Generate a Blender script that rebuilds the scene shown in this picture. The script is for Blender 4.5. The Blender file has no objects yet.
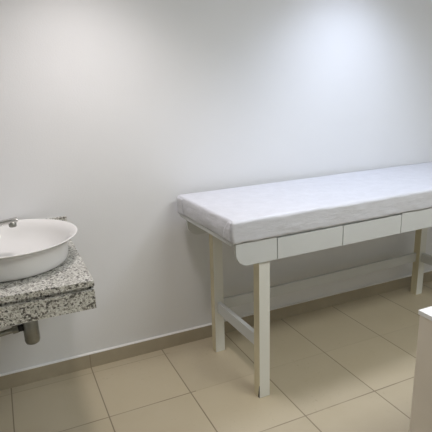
import bpy, bmesh, math, random
from mathutils import Vector, Matrix, noise
random.seed(4)
S = bpy.context.scene
COL = S.collection

# ------------------------------------------------------------------ materials
def new_mat(name):
    m = bpy.data.materials.new(name); m.use_nodes = True
    nt = m.node_tree; nt.nodes.clear()
    out = nt.nodes.new('ShaderNodeOutputMaterial')
    b = nt.nodes.new('ShaderNodeBsdfPrincipled')
    nt.links.new(b.outputs[0], out.inputs[0])
    return m, nt, b

def N(nt, t, **kw):
    n = nt.nodes.new(t)
    for k, v in kw.items(): setattr(n, k, v)
    return n

def math_n(nt, op, a, b=None, c=None, clamp=False):
    n = nt.nodes.new('ShaderNodeMath'); n.operation = op; n.use_clamp = clamp
    for i, x in enumerate((a, b, c)):
        if x is None: continue
        if isinstance(x, (int, float)): n.inputs[i].default_value = x
        else: nt.links.new(x, n.inputs[i])
    return n.outputs[0]

def mixc(nt, fac, a, b):
    n = nt.nodes.new('ShaderNodeMix'); n.data_type = 'RGBA'
    if isinstance(fac, (int, float)): n.inputs[0].default_value = fac
    else: nt.links.new(fac, n.inputs[0])
    for i, x in ((6, a), (7, b)):
        if isinstance(x, tuple): n.inputs[i].default_value = (*x, 1)
        else: nt.links.new(x, n.inputs[i])
    return n.outputs[2]

def coords(nt): return nt.nodes.new('ShaderNodeTexCoord').outputs['Object']

def noise_n(nt, vec, scale, detail=3, rough=.5):
    n = nt.nodes.new('ShaderNodeTexNoise'); n.inputs['Scale'].default_value = scale
    n.inputs['Detail'].default_value = detail; n.inputs['Roughness'].default_value = rough
    nt.links.new(vec, n.inputs['Vector']); return n.outputs[0]

def ramp(nt, fac, stops):
    n = nt.nodes.new('ShaderNodeValToRGB'); r = n.color_ramp
    while len(r.elements) < len(stops): r.elements.new(.5)
    for e, (p, c) in zip(r.elements, stops):
        e.position = p; e.color = (*c, 1) if isinstance(c, tuple) else (c, c, c, 1)
    nt.links.new(fac, n.inputs[0]); return n.outputs[0]

def bump(nt, b, h, dist, strength=1):
    n = nt.nodes.new('ShaderNodeBump'); n.inputs['Strength'].default_value = strength
    n.inputs['Distance'].default_value = dist
    nt.links.new(h, n.inputs['Height']); nt.links.new(n.outputs[0], b.inputs['Normal'])

def plain(name, col, rough=.5, var=.04, scale=6, metal=0, bmp=0, bscale=60, spec=.5):
    m, nt, b = new_mat(name)
    co = coords(nt); f = noise_n(nt, co, scale)
    lo = tuple(c * (1 - var) for c in col); hi = tuple(min(1, c * (1 + var)) for c in col)
    nt.links.new(mixc(nt, ramp(nt, f, [(.3, 0.), (.7, 1.)]), lo, hi), b.inputs['Base Color'])
    b.inputs['Roughness'].default_value = rough; b.inputs['Metallic'].default_value = metal
    b.inputs['Specular IOR Level'].default_value = spec
    if bmp: bump(nt, b, noise_n(nt, co, bscale, 4), bmp)
    return m

X0, SX, Y0, SY = -.5857, .4168, -.477, .410     # floor tile grid
def tile_mat():
    m, nt, b = new_mat('beige_floor_tile')
    co = coords(nt); sep = N(nt, 'ShaderNodeSeparateXYZ'); nt.links.new(co, sep.inputs[0])
    x, y = sep.outputs[0], sep.outputs[1]
    def seam(v, o, s, hw):
        t = math_n(nt, 'DIVIDE', math_n(nt, 'SUBTRACT', v, o), s)
        fr = math_n(nt, 'FRACT', math_n(nt, 'ADD', t, .5))
        d = math_n(nt, 'MULTIPLY', math_n(nt, 'ABSOLUTE', math_n(nt, 'SUBTRACT', fr, .5)), s)
        return math_n(nt, 'SUBTRACT', 1.0, math_n(nt, 'DIVIDE', d, hw), clamp=True), t
    sx, tx = seam(x, X0, SX, .0036)
    sy, ty = seam(y, Y0, SY, .0036)
    # the row of joints nearest the wall is drawn fainter right of the table end
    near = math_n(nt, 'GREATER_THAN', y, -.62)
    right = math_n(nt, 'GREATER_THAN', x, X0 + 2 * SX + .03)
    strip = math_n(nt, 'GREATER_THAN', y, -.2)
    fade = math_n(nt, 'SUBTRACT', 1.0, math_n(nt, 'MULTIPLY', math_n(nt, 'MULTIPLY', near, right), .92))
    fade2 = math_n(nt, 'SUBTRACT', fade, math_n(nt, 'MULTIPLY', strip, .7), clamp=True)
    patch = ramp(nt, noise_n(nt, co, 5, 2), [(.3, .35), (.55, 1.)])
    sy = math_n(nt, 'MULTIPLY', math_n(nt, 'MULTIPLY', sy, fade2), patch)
    s = math_n(nt, 'MAXIMUM', sx, sy)
    s = math_n(nt, 'POWER', s, .6)
    wn = N(nt, 'ShaderNodeTexWhiteNoise', noise_dimensions='2D')
    cb = N(nt, 'ShaderNodeCombineXYZ')
    nt.links.new(math_n(nt, 'FLOOR', tx), cb.inputs[0]); nt.links.new(math_n(nt, 'FLOOR', ty), cb.inputs[1])
    nt.links.new(cb.outputs[0], wn.inputs['Vector'])
    base = mixc(nt, wn.outputs[0], FLOOR_A, FLOOR_B)
    cloud = ramp(nt, noise_n(nt, co, 3.5, 6, .62), [(.35, 0.), (.68, 1.)])
    base = mixc(nt, math_n(nt, 'MULTIPLY', cloud, .35), base, FLOOR_C)
    # scuffs close to joints
    sc = ramp(nt, noise_n(nt, co, 42, 5, .75), [(.60, 0.), (.68, 1.)])
    scm = ramp(nt, noise_n(nt, co, 3.1, 1), [(.50, 0.), (.60, 1.)])
    base = mixc(nt, math_n(nt, 'MULTIPLY', math_n(nt, 'MULTIPLY', sc, scm), .3), base, (.16, .13, .09))
    colr = mixc(nt, math_n(nt, 'MULTIPLY', s, .85), base, (.13, .095, .06))
    nt.links.new(colr, b.inputs['Base Color'])
    b.inputs['Roughness'].default_value = .42
    b.inputs['Specular IOR Level'].default_value = .4
    bump(nt, b, math_n(nt, 'SUBTRACT', 1.0, s), .001, .5)
    return m

def skirting_mat():
    m, nt, b = new_mat('beige_skirting_tile')
    co = coords(nt); sep = N(nt, 'ShaderNodeSeparateXYZ'); nt.links.new(co, sep.inputs[0])
    t = math_n(nt, 'DIVIDE', math_n(nt, 'SUBTRACT', sep.outputs[0], X0 + SX), SX * 6)
    fr = math_n(nt, 'FRACT', math_n(nt, 'ADD', t, .5))
    d = math_n(nt, 'MULTIPLY', math_n(nt, 'ABSOLUTE', math_n(nt, 'SUBTRACT', fr, .5)), SX * 6)
    s = math_n(nt, 'SUBTRACT', 1.0, math_n(nt, 'DIVIDE', d, .003), clamp=True)
    base = mixc(nt, ramp(nt, noise_n(nt, co, 6, 5, .6), [(.3, 0.), (.7, 1.)]), SKIRT_A, SKIRT_B)
    nt.links.new(mixc(nt, math_n(nt, 'MULTIPLY', s, .7), base, (.12, .09, .06)), b.inputs['Base Color'])
    b.inputs['Roughness'].default_value = .4
    return m

def granite_mat():
    m, nt, b = new_mat('speckled_grey_granite')
    co = coords(nt)
    def vor(scale):
        v = N(nt, 'ShaderNodeTexVoronoi'); v.inputs['Scale'].default_value = scale
        nt.links.new(co, v.inputs['Vector'])
        s = N(nt, 'ShaderNodeSeparateColor'); nt.links.new(v.outputs['Color'], s.inputs[0]); return s.outputs[0]
    c1 = ramp(nt, vor(170), [(0., (.40, .39, .34)), (.35, (.55, .54, .49)), (.75, (.70, .69, .64)), (1., (.76, .75, .70))])
    d1 = ramp(nt, vor(120), [(.13, 1.), (.15, 0.)])
    col = mixc(nt, math_n(nt, 'MULTIPLY', d1, .9), c1, (.06, .055, .05))
    d2 = ramp(nt, vor(210), [(.20, 1.), (.22, 0.)])
    col = mixc(nt, math_n(nt, 'MULTIPLY', d2, .75), col, (.12, .10, .08))
    d3 = ramp(nt, noise_n(nt, co, 34, 3, .6), [(.56, 0.), (.66, 1.)])
    col = mixc(nt, math_n(nt, 'MULTIPLY', d3, .35), col, (.22, .2, .17))
    nt.links.new(col, b.inputs['Base Color'])
    b.inputs['Roughness'].default_value = .28
    return m

def sheet_mat():
    m, nt, b = new_mat('white_paper_sheet')
    co = coords(nt)
    mp = N(nt, 'ShaderNodeMapping'); mp.inputs['Scale'].default_value = (1.2, 5, 5)
    nt.links.new(co, mp.inputs[0])
    h = noise_n(nt, mp.outputs[0], 4.5, 5, .62)
    mp2 = N(nt, 'ShaderNodeMapping'); mp2.inputs['Scale'].default_value = (3, 3, 14); mp2.inputs['Rotation'].default_value = (0, .35, 0)
    nt.links.new(co, mp2.inputs[0])
    h2 = noise_n(nt, mp2.outputs[0], 6, 4, .6)
    hh = math_n(nt, 'ADD', h, math_n(nt, 'MULTIPLY', h2, .5))
    col = mixc(nt, ramp(nt, h2, [(.3, 0.), (.7, 1.)]), (.60, .605, .635), (.66, .665, .70))
    nt.links.new(col, b.inputs['Base Color'])
    b.inputs['Roughness'].default_value = .38
    bump(nt, b, hh, .012, .45)
    return m

WALL = (.78, .785, .785)
FLOOR_A, FLOOR_B, FLOOR_C = (.47, .405, .285), (.505, .435, .305), (.55, .485, .36)
SKIRT_A, SKIRT_B = (.37, .32, .23), (.43, .375, .275)
M = dict(
    wall=plain('white_wall_paint', WALL, .6, .012, 2.0, bmp=.0006, bscale=140, spec=.3),
    ceil=plain('ceiling_paint', (.8, .8, .8), .8, .01),
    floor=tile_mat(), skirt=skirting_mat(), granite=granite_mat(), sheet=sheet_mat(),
    caulk=plain('white_caulk', (.82, .81, .78), .5),
    ceramic=plain('glossy_white_ceramic', (.80, .79, .77), .035, .01, spec=.6),
    chrome=plain('chrome', (.62, .61, .59), .16, .05, 20, metal=1),
    dull=plain('worn_grey_metal', (.30, .30, .27), .35, .12, 25, metal=.8),
    dark=plain('flat_black', (.02, .02, .02), .6),
    legw=plain('white_leg_board', (.73, .73, .67), .42, .02, 5),
    lac=plain('white_lacquered_board', (.635, .65, .64), .42, .02, 5),
    edge=plain('cream_leg_side', (.67, .61, .43), .5, .05, 9),  # leg sides, a yellower tone than the leg fronts
    shade_chip=plain('gap_shadow_and_chip', (.07, .065, .055), .8),  # near-black for the shadow in drawer gaps and for the chipped foot
    desk=plain('white_desk_laminate', (.84, .84, .83), .35, .01),
    deskside=plain('pale_desk_side', (.76, .70, .60), .5, .03, 3),
    ring=plain('white_fixture_ring', (.8, .8, .8), .4),
)
def emit(name, col, s):
    m = bpy.data.materials.new(name); m.use_nodes = True; nt = m.node_tree; nt.nodes.clear()
    o = nt.nodes.new('ShaderNodeOutputMaterial'); e = nt.nodes.new('ShaderNodeEmission')
    e.inputs[0].default_value = (*col, 1); e.inputs[1].default_value = s
    nt.links.new(e.outputs[0], o.inputs[0]); return m

# ------------------------------------------------------------------ mesh helpers
def link(name, bm, mats, parent=None, smooth=False, bevel=0, seg=2):
    me = bpy.data.meshes.new(name)
    bmesh.ops.recalc_face_normals(bm, faces=bm.faces)
    bm.to_mesh(me); bm.free()
    for m in (mats if isinstance(mats, (list, tuple)) else [mats]): me.materials.append(m)
    o = bpy.data.objects.new(name, me); COL.objects.link(o)
    if parent: o.parent = parent
    if smooth:
        for p in me.polygons: p.use_smooth = True
    if bevel:
        b = o.modifiers.new('Bevel', 'BEVEL'); b.width = bevel; b.segments = seg; b.limit_method = 'ANGLE'
        b.harden_normals = False
    return o
def box(bm, x0, x1, y0, y1, z0, z1, side_mat=None):
    v = [bm.verts.new((x, y, z)) for x in (x0, x1) for y in (y0, y1) for z in (z0, z1)]
    for idx in ((0, 1, 3, 2), (4, 6, 7, 5), (0, 4, 5, 1), (2, 3, 7, 6), (0, 2, 6, 4), (1, 5, 7, 3)):
        f = bm.faces.new([v[i] for i in idx])
        if side_mat is not None and idx in ((0, 1, 3, 2), (4, 6, 7, 5)): f.material_index = side_mat
    return v
def bx(name, dims, mat, parent=None, bevel=0, **k):
    bm = bmesh.new(); box(bm, *dims, **k); return link(name, bm, mat, parent, bevel=bevel)
def lathe(bm, prof, c=(0, 0), seg=64):
    rings = []
    for r, z in prof:
        if r < 1e-6: rings.append([bm.verts.new((c[0], c[1], z))])
        else: rings.append([bm.verts.new((c[0] + r * math.cos(2 * math.pi * i / seg), c[1] + r * math.sin(2 * math.pi * i / seg), z)) for i in range(seg)])
    for a, b in zip(rings, rings[1:]):
        for i in range(seg):
            j = (i + 1) % seg
            if len(a) == 1 and len(b) == 1: continue
            if len(a) == 1: bm.faces.new((a[0], b[i], b[j]))
            elif len(b) == 1: bm.faces.new((a[i], a[j], b[0]))
            else: bm.faces.new((a[i], a[j], b[j], b[i]))
def tube(bm, pts, r, seg=20, flat=1.0):
    pts = [Vector(p) for p in pts]; rings = []
    for i, p in enumerate(pts):
        d = ((pts[min(i + 1, len(pts) - 1)] - pts[max(i - 1, 0)])).normalized()
        up = Vector((0, 0, 1)) if abs(d.z) < .95 else Vector((0, 1, 0))
        a = d.cross(up).normalized(); b = a.cross(d).normalized()
        rr = r[i] if isinstance(r, (list, tuple)) else r
        rings.append([bm.verts.new(p + a * rr * math.cos(2 * math.pi * k / seg) + b * rr * flat * math.sin(2 * math.pi * k / seg)) for k in range(seg)])
    for A, B in zip(rings, rings[1:]):
        for k in range(seg): bm.faces.new((A[k], A[(k + 1) % seg], B[(k + 1) % seg], B[k]))
    bm.faces.new(rings[0]); bm.faces.new(rings[-1])
def empty(name, label, cat, loc=(0, 0, 0), rz=0, group=None):
    o = bpy.data.objects.new(name, None); COL.objects.link(o); o.location = loc; o.rotation_euler = (0, 0, rz)
    o.empty_display_size = .05
    o['label'] = label; o['category'] = cat
    if group: o['group'] = group
    return o
def struct(o): o['kind'] = 'structure'; return o

# ------------------------------------------------------------------ room shell
XL, XR, YF, H = -1.75, 3.0, -3.7, 2.5
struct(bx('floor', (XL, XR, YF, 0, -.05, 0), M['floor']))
struct(bx('ceiling', (XL, XR, YF, 0, H, H + .05), M['ceil']))
struct(bx('wall_back', (XL, XR, 0, .08, 0, H), M['wall']))
struct(bx('wall_left', (XL - .08, XL, YF, 0, 0, H), M['wall']))
struct(bx('wall_right', (XR, XR + .08, YF, 0, 0, H), M['wall']))
struct(bx('wall_front', (XL, XR, YF - .08, YF, 0, H), M['wall']))
BH = .0835
struct(bx('baseboard_back', (XL, XR, -.011, 0, 0, BH - .002), M['skirt']))
bm = bmesh.new()
pr = [(0, BH - .002), (-.012, BH - .002), (-.0115, BH + .0015), (-.006, BH + .0035), (0, BH + .006)]
A = [bm.verts.new((XL, y, z)) for y, z in pr]; B = [bm.verts.new((XR, y, z)) for y, z in pr]
for i in range(5): bm.faces.new((A[i], A[(i + 1) % 5], B[(i + 1) % 5], B[i]))
bm.faces.new(A); bm.faces.new(B)
struct(link('trim_1', bm, M['caulk']))
struct(bx('baseboard_right', (XR - .011, XR, YF, -.011, 0, BH), M['skirt']))
struct(bx('baseboard_left', (XL, XL + .011, YF, -.011, 0, BH), M['skirt']))

# ------------------------------------------------------------------ treatment table
TH = .03; TO = (.376, -.06, 0)
T = empty('treatment_table', 'long white wooden treatment table with drawers standing against the wall', 'table', TO, TH)
LEN = 2.01
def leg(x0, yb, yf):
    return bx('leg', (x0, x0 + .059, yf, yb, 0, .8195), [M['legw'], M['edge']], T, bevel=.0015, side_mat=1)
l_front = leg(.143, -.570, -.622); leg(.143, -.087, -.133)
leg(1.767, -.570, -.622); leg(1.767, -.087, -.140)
# chipped laminate at the foot of the front leg
bm = bmesh.new()
v = [bm.verts.new(p) for p in ((.1424, -.6215, .001), (.1424, -.607, .001), (.1424, -.6175, .062), (.1424, -.6218, .072))]
w = [bm.verts.new((p.co.x + .001, p.co.y, p.co.z)) for p in v]
bm.faces.new(v); bm.faces.new(w)
for i in range(4): bm.faces.new((v[i], v[(i + 1) % 4], w[(i + 1) % 4], w[i]))
c = link('chipped_edge', bm, M['shade_chip'], l_front); c['label'] = 'dark chipped edge at the foot'
bx('tabletop', (.004, LEN - .004, -.6215, -.012, .820, .8395), M['lac'], T, bevel=.001)
def apron(name, x0, x1, y0, y1, z0, z1, rl, rr):
    bm = bmesh.new(); pts = []
    if rl:
        pts += [(x0 + rl - rl * math.sin(t), z0 + rl - rl * math.cos(t)) for t in [i * math.pi / 2 / 10 for i in range(11)]]
    else: pts.append((x0, z0))
    pts += [(x0, z1), (x1, z1)]
    if rr: pts += [(x1 - rr + rr * math.cos(t), z0 + rr - rr * math.sin(t)) for t in [i * math.pi / 2 / 10 for i in range(11)]]
    else: pts.append((x1, z0))
    a = [bm.verts.new((x, y0, z)) for x, z in pts]; b = [bm.verts.new((x, y1, z)) for x, z in pts]
    bm.faces.new(a); bm.faces.new(b)
    for i in range(len(pts)):
        j = (i + 1) % len(pts); bm.faces.new((a[i], a[j], b[j], b[i]))
    return link(name, bm, M['lac'], T, bevel=.001)
ZB, ZT = .722, .831
apron('front_panel', .017, .2325, -.634, -.6225, ZB, ZT, .066, 0)
apron('front_panel', 1.0175, LEN - .017, -.634, -.6225, ZB, ZT, 0, .066)
apron('back_apron', .017, LEN - .017, -.087, -.072, ZB, ZT, .066, .066)
for x0, x1 in ((.2365, .6195), (.6235, 1.0135)):
    d = bx('drawer', (x0, x1, -.634, -.6195, ZB, ZT - .006), M['lac'], T, bevel=.001)
    bm = bmesh.new()
    box(bm, x0 + .012, x0 + .024, -.6195, -.2, ZB + .012, ZT - .02); box(bm, x1 - .024, x1 - .012, -.6195, -.2, ZB + .012, ZT - .02)
    box(bm, x0 + .024, x1 - .024, -.212, -.2, ZB + .012, ZT - .02); box(bm, x0 + .024, x1 - .024, -.6195, -.212, ZB + .012, ZB + .018)
    link('drawer_box', bm, M['lac'], d)
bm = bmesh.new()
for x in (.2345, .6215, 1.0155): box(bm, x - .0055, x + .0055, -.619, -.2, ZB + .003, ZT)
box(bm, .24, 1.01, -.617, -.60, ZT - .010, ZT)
link('drawer_gap_shadow', bm, M['shade_chip'], T)  # dark strips set behind the drawer gaps as their shadow
bx('rear_rail', (.202, 1.767, -.112, -.092, .250, .314), M['lac'], T, bevel=.001)
for x in (.160, 1.789): bx('side_rail', (x, x + .024, -.570, -.133 if x < 1 else -.140, .252, .316), M['lac'], T, bevel=.001)

# mattress wrapped in a white sheet
def dense(a, b, n, edge):
    mid = [a + edge + (b - a - 2 * edge) * i / n for i in range(n + 1)]
    return [a + edge * i / 5 for i in range(5)] + mid + [b - edge * (4 - i) / 5 for i in range(5)]
MX0, MX1, MY0, MY1, MZ0, MZ1 = -.002, LEN + .0, -.646, -.002, .840, .941
xs, ys, zs = dense(MX0, MX1, 150, .03), dense(MY0, MY1, 44, .03), dense(MZ0, MZ1, 8, .025)
bm = bmesh.new()
def grid(us, vs, f, flip=False):
    g = [[bm.verts.new(f(u, v)) for v in vs] for u in us]
    for i in range(len(us) - 1):
        for j in range(len(vs) - 1): bm.faces.new((g[i][j], g[i + 1][j], g[i + 1][j + 1], g[i][j + 1]))
for z in (MZ0, MZ1): grid(xs, ys, lambda u, v: (u, v, z))
for y in (MY0, MY1): grid(xs, zs, lambda u, v: (u, y, v))
for x in (MX0, MX1): grid(ys, zs, lambda u, v: (x, u, v))
bmesh.ops.remove_doubles(bm, verts=bm.verts, dist=1e-5)
R, RX = .017, .009
for v in bm.verts:
    p = v.co.copy()
    rx = RX
    q = Vector((min(max(p.x, MX0 + rx), MX1 - rx), min(max(p.y, MY0 + R), MY1 - .01), min(max(p.z, MZ0 + .012), MZ1 - R)))
    lim = Vector((rx, R if p.y < q.y else .01, R if p.z > q.z else .012))
    d = p - q
    s = Vector((d.x / lim.x, d.y / lim.y, d.z / lim.z))
    if s.length > 1e-6:
        m = max(abs(s.x), abs(s.y), abs(s.z)); s = s.normalized() * m
        p = q + Vector((s.x * lim.x, s.y * lim.y, s.z * lim.z))
    # crumples
    tz = (p.z - MZ0) / (MZ1 - MZ0)
    if p.y < MY0 + .06:
        n = noise.noise(Vector((p.x * 9, p.z * 18, 3.1))) + .5 * noise.noise(Vector((p.x * 26 + p.z * 40, p.z * 30, 9)))
        p.y -= .0035 * n * (1 - .5 * tz) ; p.z += .0022 * noise.noise(Vector((p.x * 12, 0, 1)))
        if tz < .3: p.z += .0025 * noise.noise(Vector((p.x * 22, 4, 1))) + .001
    if p.x < MX0 + .05:
        n = noise.noise(Vector((p.y * 11, p.z * 20, 7.1)))
        p.x += .004 * n
        # the paper sags to a soft belly along the short end
        p.x -= .006 * math.sin(math.pi * min(1, max(0, tz)))
    if tz > .9:
        p.z += .0016 * noise.noise(Vector((p.x * 3, p.y * 7, 2))) + .0009 * noise.noise(Vector((p.x * 11 + p.y * 6, p.y * 14, 5)))
    p.z = max(p.z, MZ0)
    if p.y < MY0 + .021: p.z -= .0075 * (1 - min(1, tz * 1.5))   # the sheet drapes over the board edge in front
    v.co = p
matt = link('mattress', bm, M['sheet'], None, smooth=True)
matt.location = TO; matt.rotation_euler = (0, 0, TH)
matt['label'] = 'long flat mattress pad wrapped in crinkled white paper lying on the table'; matt['category'] = 'mattress'
# folded corners of the wrapping
def flap(pts, th=.0022):
    bm = bmesh.new()
    n = len(pts[0])
    top = [[bm.verts.new(p) for p in row] for row in pts]
    for i in range(len(pts) - 1):
        for j in range(n - 1): bm.faces.new((top[i][j], top[i + 1][j], top[i + 1][j + 1], top[i][j + 1]))
    o = link('folded_corner', bm, M['sheet'], matt, smooth=True)
    s = o.modifiers.new('Solidify', 'SOLIDIFY'); s.thickness = th; s.offset = 0
    return o
# front left: a flap that wraps round the corner from the long side to the short end, its free edge curved
def end_x(y, z):
    """x of the mattress's short end at this height, with its crumples and rounding"""
    tz = min(1, max(0, (z - MZ0) / (MZ1 - MZ0)))
    u = min(1, max(0, (z - (MZ1 - R)) / R))
    return MX0 + RX * (1 - math.sqrt(1 - u * u)) + .004 * noise.noise(Vector((y * 11, z * 20, 7.1))) - .006 * math.sin(math.pi * tz)
rows = []
for i in range(11):
    t = i / 10
    z = MZ0 + .001 + t * (MZ1 - MZ0 - .006)
    edge = .020 + .062 * (1 - t) ** .6
    rows.append([(end_x(MY0 + .014 + (edge) * j / 8, z) - .0022, MY0 + .012 + edge * j / 8, z) for j in range(9)])
flap(rows, .0016)
rows = []
for i in range(9):
    t = i / 8; z = MZ0 + .001 + t * (MZ1 - MZ0 - .007)
    rows.append([(end_x(MY1 - .012 - (.075 + .01 * (1 - t)) * j / 6, z) - .0018, MY1 - .012 - (.075 + .01 * (1 - t)) * j / 6, z) for j in range(7)])
flap(rows, .0014)

# ------------------------------------------------------------------ granite vanity and sink
V = empty('washbasin_counter', 'speckled grey granite counter fixed to the wall at the left', 'counter', (0, 0, 0))
VX0, VX1, VY, VZ = -1.15, -.206, -.672, .779
bx('countertop', (VX0, VX1, VY, 0, VZ - .024, VZ), M['granite'], V, bevel=.0012)
bm = bmesh.new()
box(bm, VX0, VX1 - .001, VY - .001, VY + .02, VZ - .119, VZ - .040)
box(bm, VX0, VX1 - .008, VY + .02, VY + .034, VZ - .045, VZ - .024)
link('front_apron', bm, M['granite'], V, bevel=.001)
bm = bmesh.new()
box(bm, VX1 - .021, VX1 - .001, VY + .02, 0, VZ - .119, VZ - .024)
link('side_apron', bm, M['granite'], V, bevel=.001)
bx('backsplash', (VX0, VX1 - .004, -.02, 0, VZ, VZ + .108), M['granite'], V, bevel=.0012)

BC = (-.49, -.301)
bm = bmesh.new(); zb = VZ
prof = [(0, zb), (.224, zb), (.235, zb + .004), (.240, zb + .03), (.2425, zb + .062), (.246, zb + .083), (.254, zb + .098), (.268, zb + .110),
        (.283, zb + .1175), (.289, zb + .121), (.2885, zb + .1245), (.283, zb + .1245), (.268, zb + .1175), (.250, zb + .104),
        (.236, zb + .084), (.215, zb + .058), (.18, zb + .035), (.12, zb + .022), (.05, zb + .017), (.028, zb + .016), (0, zb + .016)]
lathe(bm, prof, BC, 96)
basin = link('vessel_sink', bm, M['ceramic'], None, smooth=True)
sb = basin.modifiers.new('Subd', 'SUBSURF'); sb.levels = 1; sb.render_levels = 1
basin['label'] = 'round glossy white ceramic vessel sink sitting on the granite counter'; basin['category'] = 'sink'
bm = bmesh.new(); lathe(bm, [(0, zb + .019), (.02, zb + .021), (.026, zb + .0185), (.027, zb + .0175), (0, zb + .0172)], BC, 32)
link('drain', bm, M['chrome'], basin, smooth=True)['label'] = 'round chrome drain'

# faucet beside the basin
fx, fy = -.845, -.25
F = empty('faucet', 'chrome faucet reaching over the white vessel sink from the left', 'faucet', (fx, fy, VZ))
bm = bmesh.new(); lathe(bm, [(0, 0), (.032, 0), (.032, .006), (.024, .012), (.022, .02), (.021, .17), (.022, .19), (.018, .2), (0, .2)], seg=32)
link('body', bm, M['chrome'], F, smooth=True)
sdir = Vector((.415, .075, 0)).normalized()
P0, P1 = SPOUT = (Vector((.01, .0, .135)), Vector((.400, -.01, .184)))
bm = bmesh.new(); n = 10
d = (P1 - P0)
side = Vector((0, 0, 1)).cross(d).normalized(); up = d.cross(side).normalized()
prev = None
for i in range(n + 1):
    p = P0 + d * i / n; hw = .017 - .003 * i / n; hh = .016 - .006 * i / n
    ring = []
    for k in range(16):
        a = 2 * math.pi * k / 16; ca, sa = math.cos(a), math.sin(a)
        ring.append(bm.verts.new(p + side * hw * math.copysign(abs(ca) ** .5, ca) + up * hh * math.copysign(abs(sa) ** .5, sa)))
    if prev:
        for k in range(16): bm.faces.new((prev[k], prev[(k + 1) % 16], ring[(k + 1) % 16], ring[k]))
    else: bm.faces.new(ring)
    prev = ring
bm.faces.new(prev)
sp = link('spout', bm, M['chrome'], F, smooth=True, bevel=.002)
bm = bmesh.new(); q = P1 - d.normalized() * .022
lathe(bm, [(0, q.z - .027), (.015, q.z - .027), (.0165, q.z - .023), (.0165, q.z - .004), (0, q.z - .004)], (q.x, q.y), 24)
link('aerator', bm, M['dull'], sp, smooth=True)
bm = bmesh.new(); tube(bm, [(0, 0, .2), (0, 0, .215), (-.0, -.01, .225), (-.03, -.06, .25)], [.016, .014, .008, .006])
link('lever', bm, M['chrome'], F, smooth=True)

# drain trap below the counter
tx, ty = -.452, -.26
D = empty('drain_trap', 'grey metal bottle trap hanging under the granite counter', 'drain trap', (tx, ty, .36))
bm = bmesh.new(); lathe(bm, [(0, 0), (.022, 0), (.031, .006), (.0345, .016), (.0345, .125), (.031, .13), (.031, .15), (.0, .15)], seg=40)
link('bottle', bm, M['dull'], D, smooth=True)
bm = bmesh.new(); lathe(bm, [(0, .15), (.016, .15), (.016, .395), (0, .395)], seg=24)
link('tailpipe', bm, M['dull'], D, smooth=True)
bm = bmesh.new(); tube(bm, [(-.034, 0, .088), (-.12, -.008, .083), (-.35, -.03, .07), (-.40, -.03, .07), (-.43, 0, .07), (-.43, .26, .07)], .0125)
pp = link('waste_pipe', bm, M['dull'], D, smooth=True)
bm = bmesh.new(); tube(bm, [(-.056, -.002, .0868), (-.08, -.004, .0855)], .018, 6)
link('nut', bm, M['dull'], pp)
bm = bmesh.new(); tube(bm, [(-.034, 0, .088), (-.056, -.002, .0868)], .0165)  # plain black ring filling the space between bottle and nut
link('black_ring', bm, M['dark'], pp, smooth=True)['label'] = 'black ring between bottle and nut'

# ------------------------------------------------------------------ desk in the near right corner
K = empty('desk', 'pale desk with bright white top at the near right edge', 'desk', (.747, -1.403, 0))
DW, DD, DH = 1.3, .62, .75
bx('desktop', (0, DW, -DD, 0, DH - .016, DH), M['desk'], K, bevel=.001)
bx('side_panel', (.004, .022, -DD + .002, -.004, 0, DH - .016), M['deskside'], K)
bx('side_panel', (DW - .022, DW - .004, -DD + .002, -.004, 0, DH - .016), M['deskside'], K)
bx('back_panel', (.022, DW - .022, -.024, -.008, .12, DH - .016), M['deskside'], K)

# ------------------------------------------------------------------ lights
def downlight(x, y, col, e, label, spot_deg, blend, soft=.11):
    L = empty('ceiling_downlight', label, 'ceiling light', (x, y, H), group='round recessed downlights in the ceiling')
    bm = bmesh.new(); lathe(bm, [(.077, 0), (.1, 0), (.1, -.004), (.095, -.008), (.079, -.006), (.077, 0)], seg=40)
    link('trim_ring', bm, M['ring'], L, smooth=True)
    bm = bmesh.new(); lathe(bm, [(0, -.001), (.076, -.001), (.076, -.003), (0, -.003)], seg=32)
    link('diffuser', bm, emit('lamp_glow', col, 10), L)
    ld = bpy.data.lights.new('downlight_beam', 'SPOT'); ld.energy = e; ld.color = col
    ld.spot_size = math.radians(spot_deg); ld.spot_blend = blend; ld.shadow_soft_size = soft * 1.3
    lo = bpy.data.objects.new('downlight_beam', ld); COL.objects.link(lo); lo.parent = L; lo.location = (0, 0, -.07)
    return L
warm = (1.0, .93, .935); cool = (.71, .79, 1.0)
downlight(-.10, -.57, warm, 47, 'warm downlight over the wall between sink and table', 116, .9)
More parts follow.
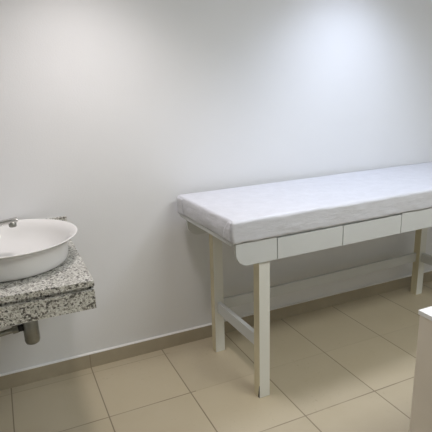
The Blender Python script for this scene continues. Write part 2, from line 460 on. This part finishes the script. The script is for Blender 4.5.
downlight(1.50, -.53, cool, 56, 'cool downlight over the middle of the table', 116, .9)
downlight(1.9, -1.9, (1, .98, .92), 17, 'neutral downlight above the desk', 140, .8, .12)
PL = empty('added_fill_panel', 'added unseen flat fill light panel in the ceiling above the desk', 'ceiling light', (1.15, -2.15, H))  # unseen fill panel, added to lift the ambient level
bm = bmesh.new(); box(bm, -.6, .6, -.3, .3, -.012, 0); link('frame', bm, M['ring'], PL, bevel=.002)
bm = bmesh.new(); box(bm, -.58, .58, -.28, .28, -.014, -.0125); link('diffuser', bm, emit('fill_panel_glow', (1, .98, .95), 3), PL)
ld = bpy.data.lights.new('fill_panel_light', 'AREA'); ld.energy = 23; ld.shape = 'RECTANGLE'; ld.size = 1.16; ld.size_y = .56; ld.color = (.95, .985, .97)
lo = bpy.data.objects.new('fill_panel_light', ld); COL.objects.link(lo); lo.parent = PL; lo.location = (0, 0, -.02)

w = bpy.data.worlds.new('world'); S.world = w; w.use_nodes = True
w.node_tree.nodes['Background'].inputs[0].default_value = (.8, .85, .9, 1)
w.node_tree.nodes['Background'].inputs[1].default_value = .2

# ------------------------------------------------------------------ camera
yaw, pitch, roll = 0.42239, 0.26266, -0.028979
cy, sy, cp, spn = math.cos(yaw), math.sin(yaw), math.cos(pitch), math.sin(pitch)
Fw = Vector((sy * cp, cy * cp, -spn)); Rt = Vector((cy, -sy, 0)); U = Rt.cross(Fw)
cr, sr = math.cos(roll), math.sin(roll)
R2 = cr * Rt + sr * U; U2 = -sr * Rt + cr * U
cam = bpy.data.cameras.new('camera'); co = bpy.data.objects.new('camera', cam); COL.objects.link(co)
mw = Matrix.Identity(4)
for i in range(3):
    mw[i][0] = R2[i]; mw[i][1] = U2[i]; mw[i][2] = -Fw[i]; mw[i][3] = (-.48054, -2.47625, 1.5)[i]
co.matrix_world = mw
cam.sensor_width = 36; cam.lens = 477.5 / 432 * 36; cam.clip_start = .02
S.camera = co
S.view_settings.view_transform = 'Standard'
S.view_settings.look = 'None'
S.view_settings.exposure = .13
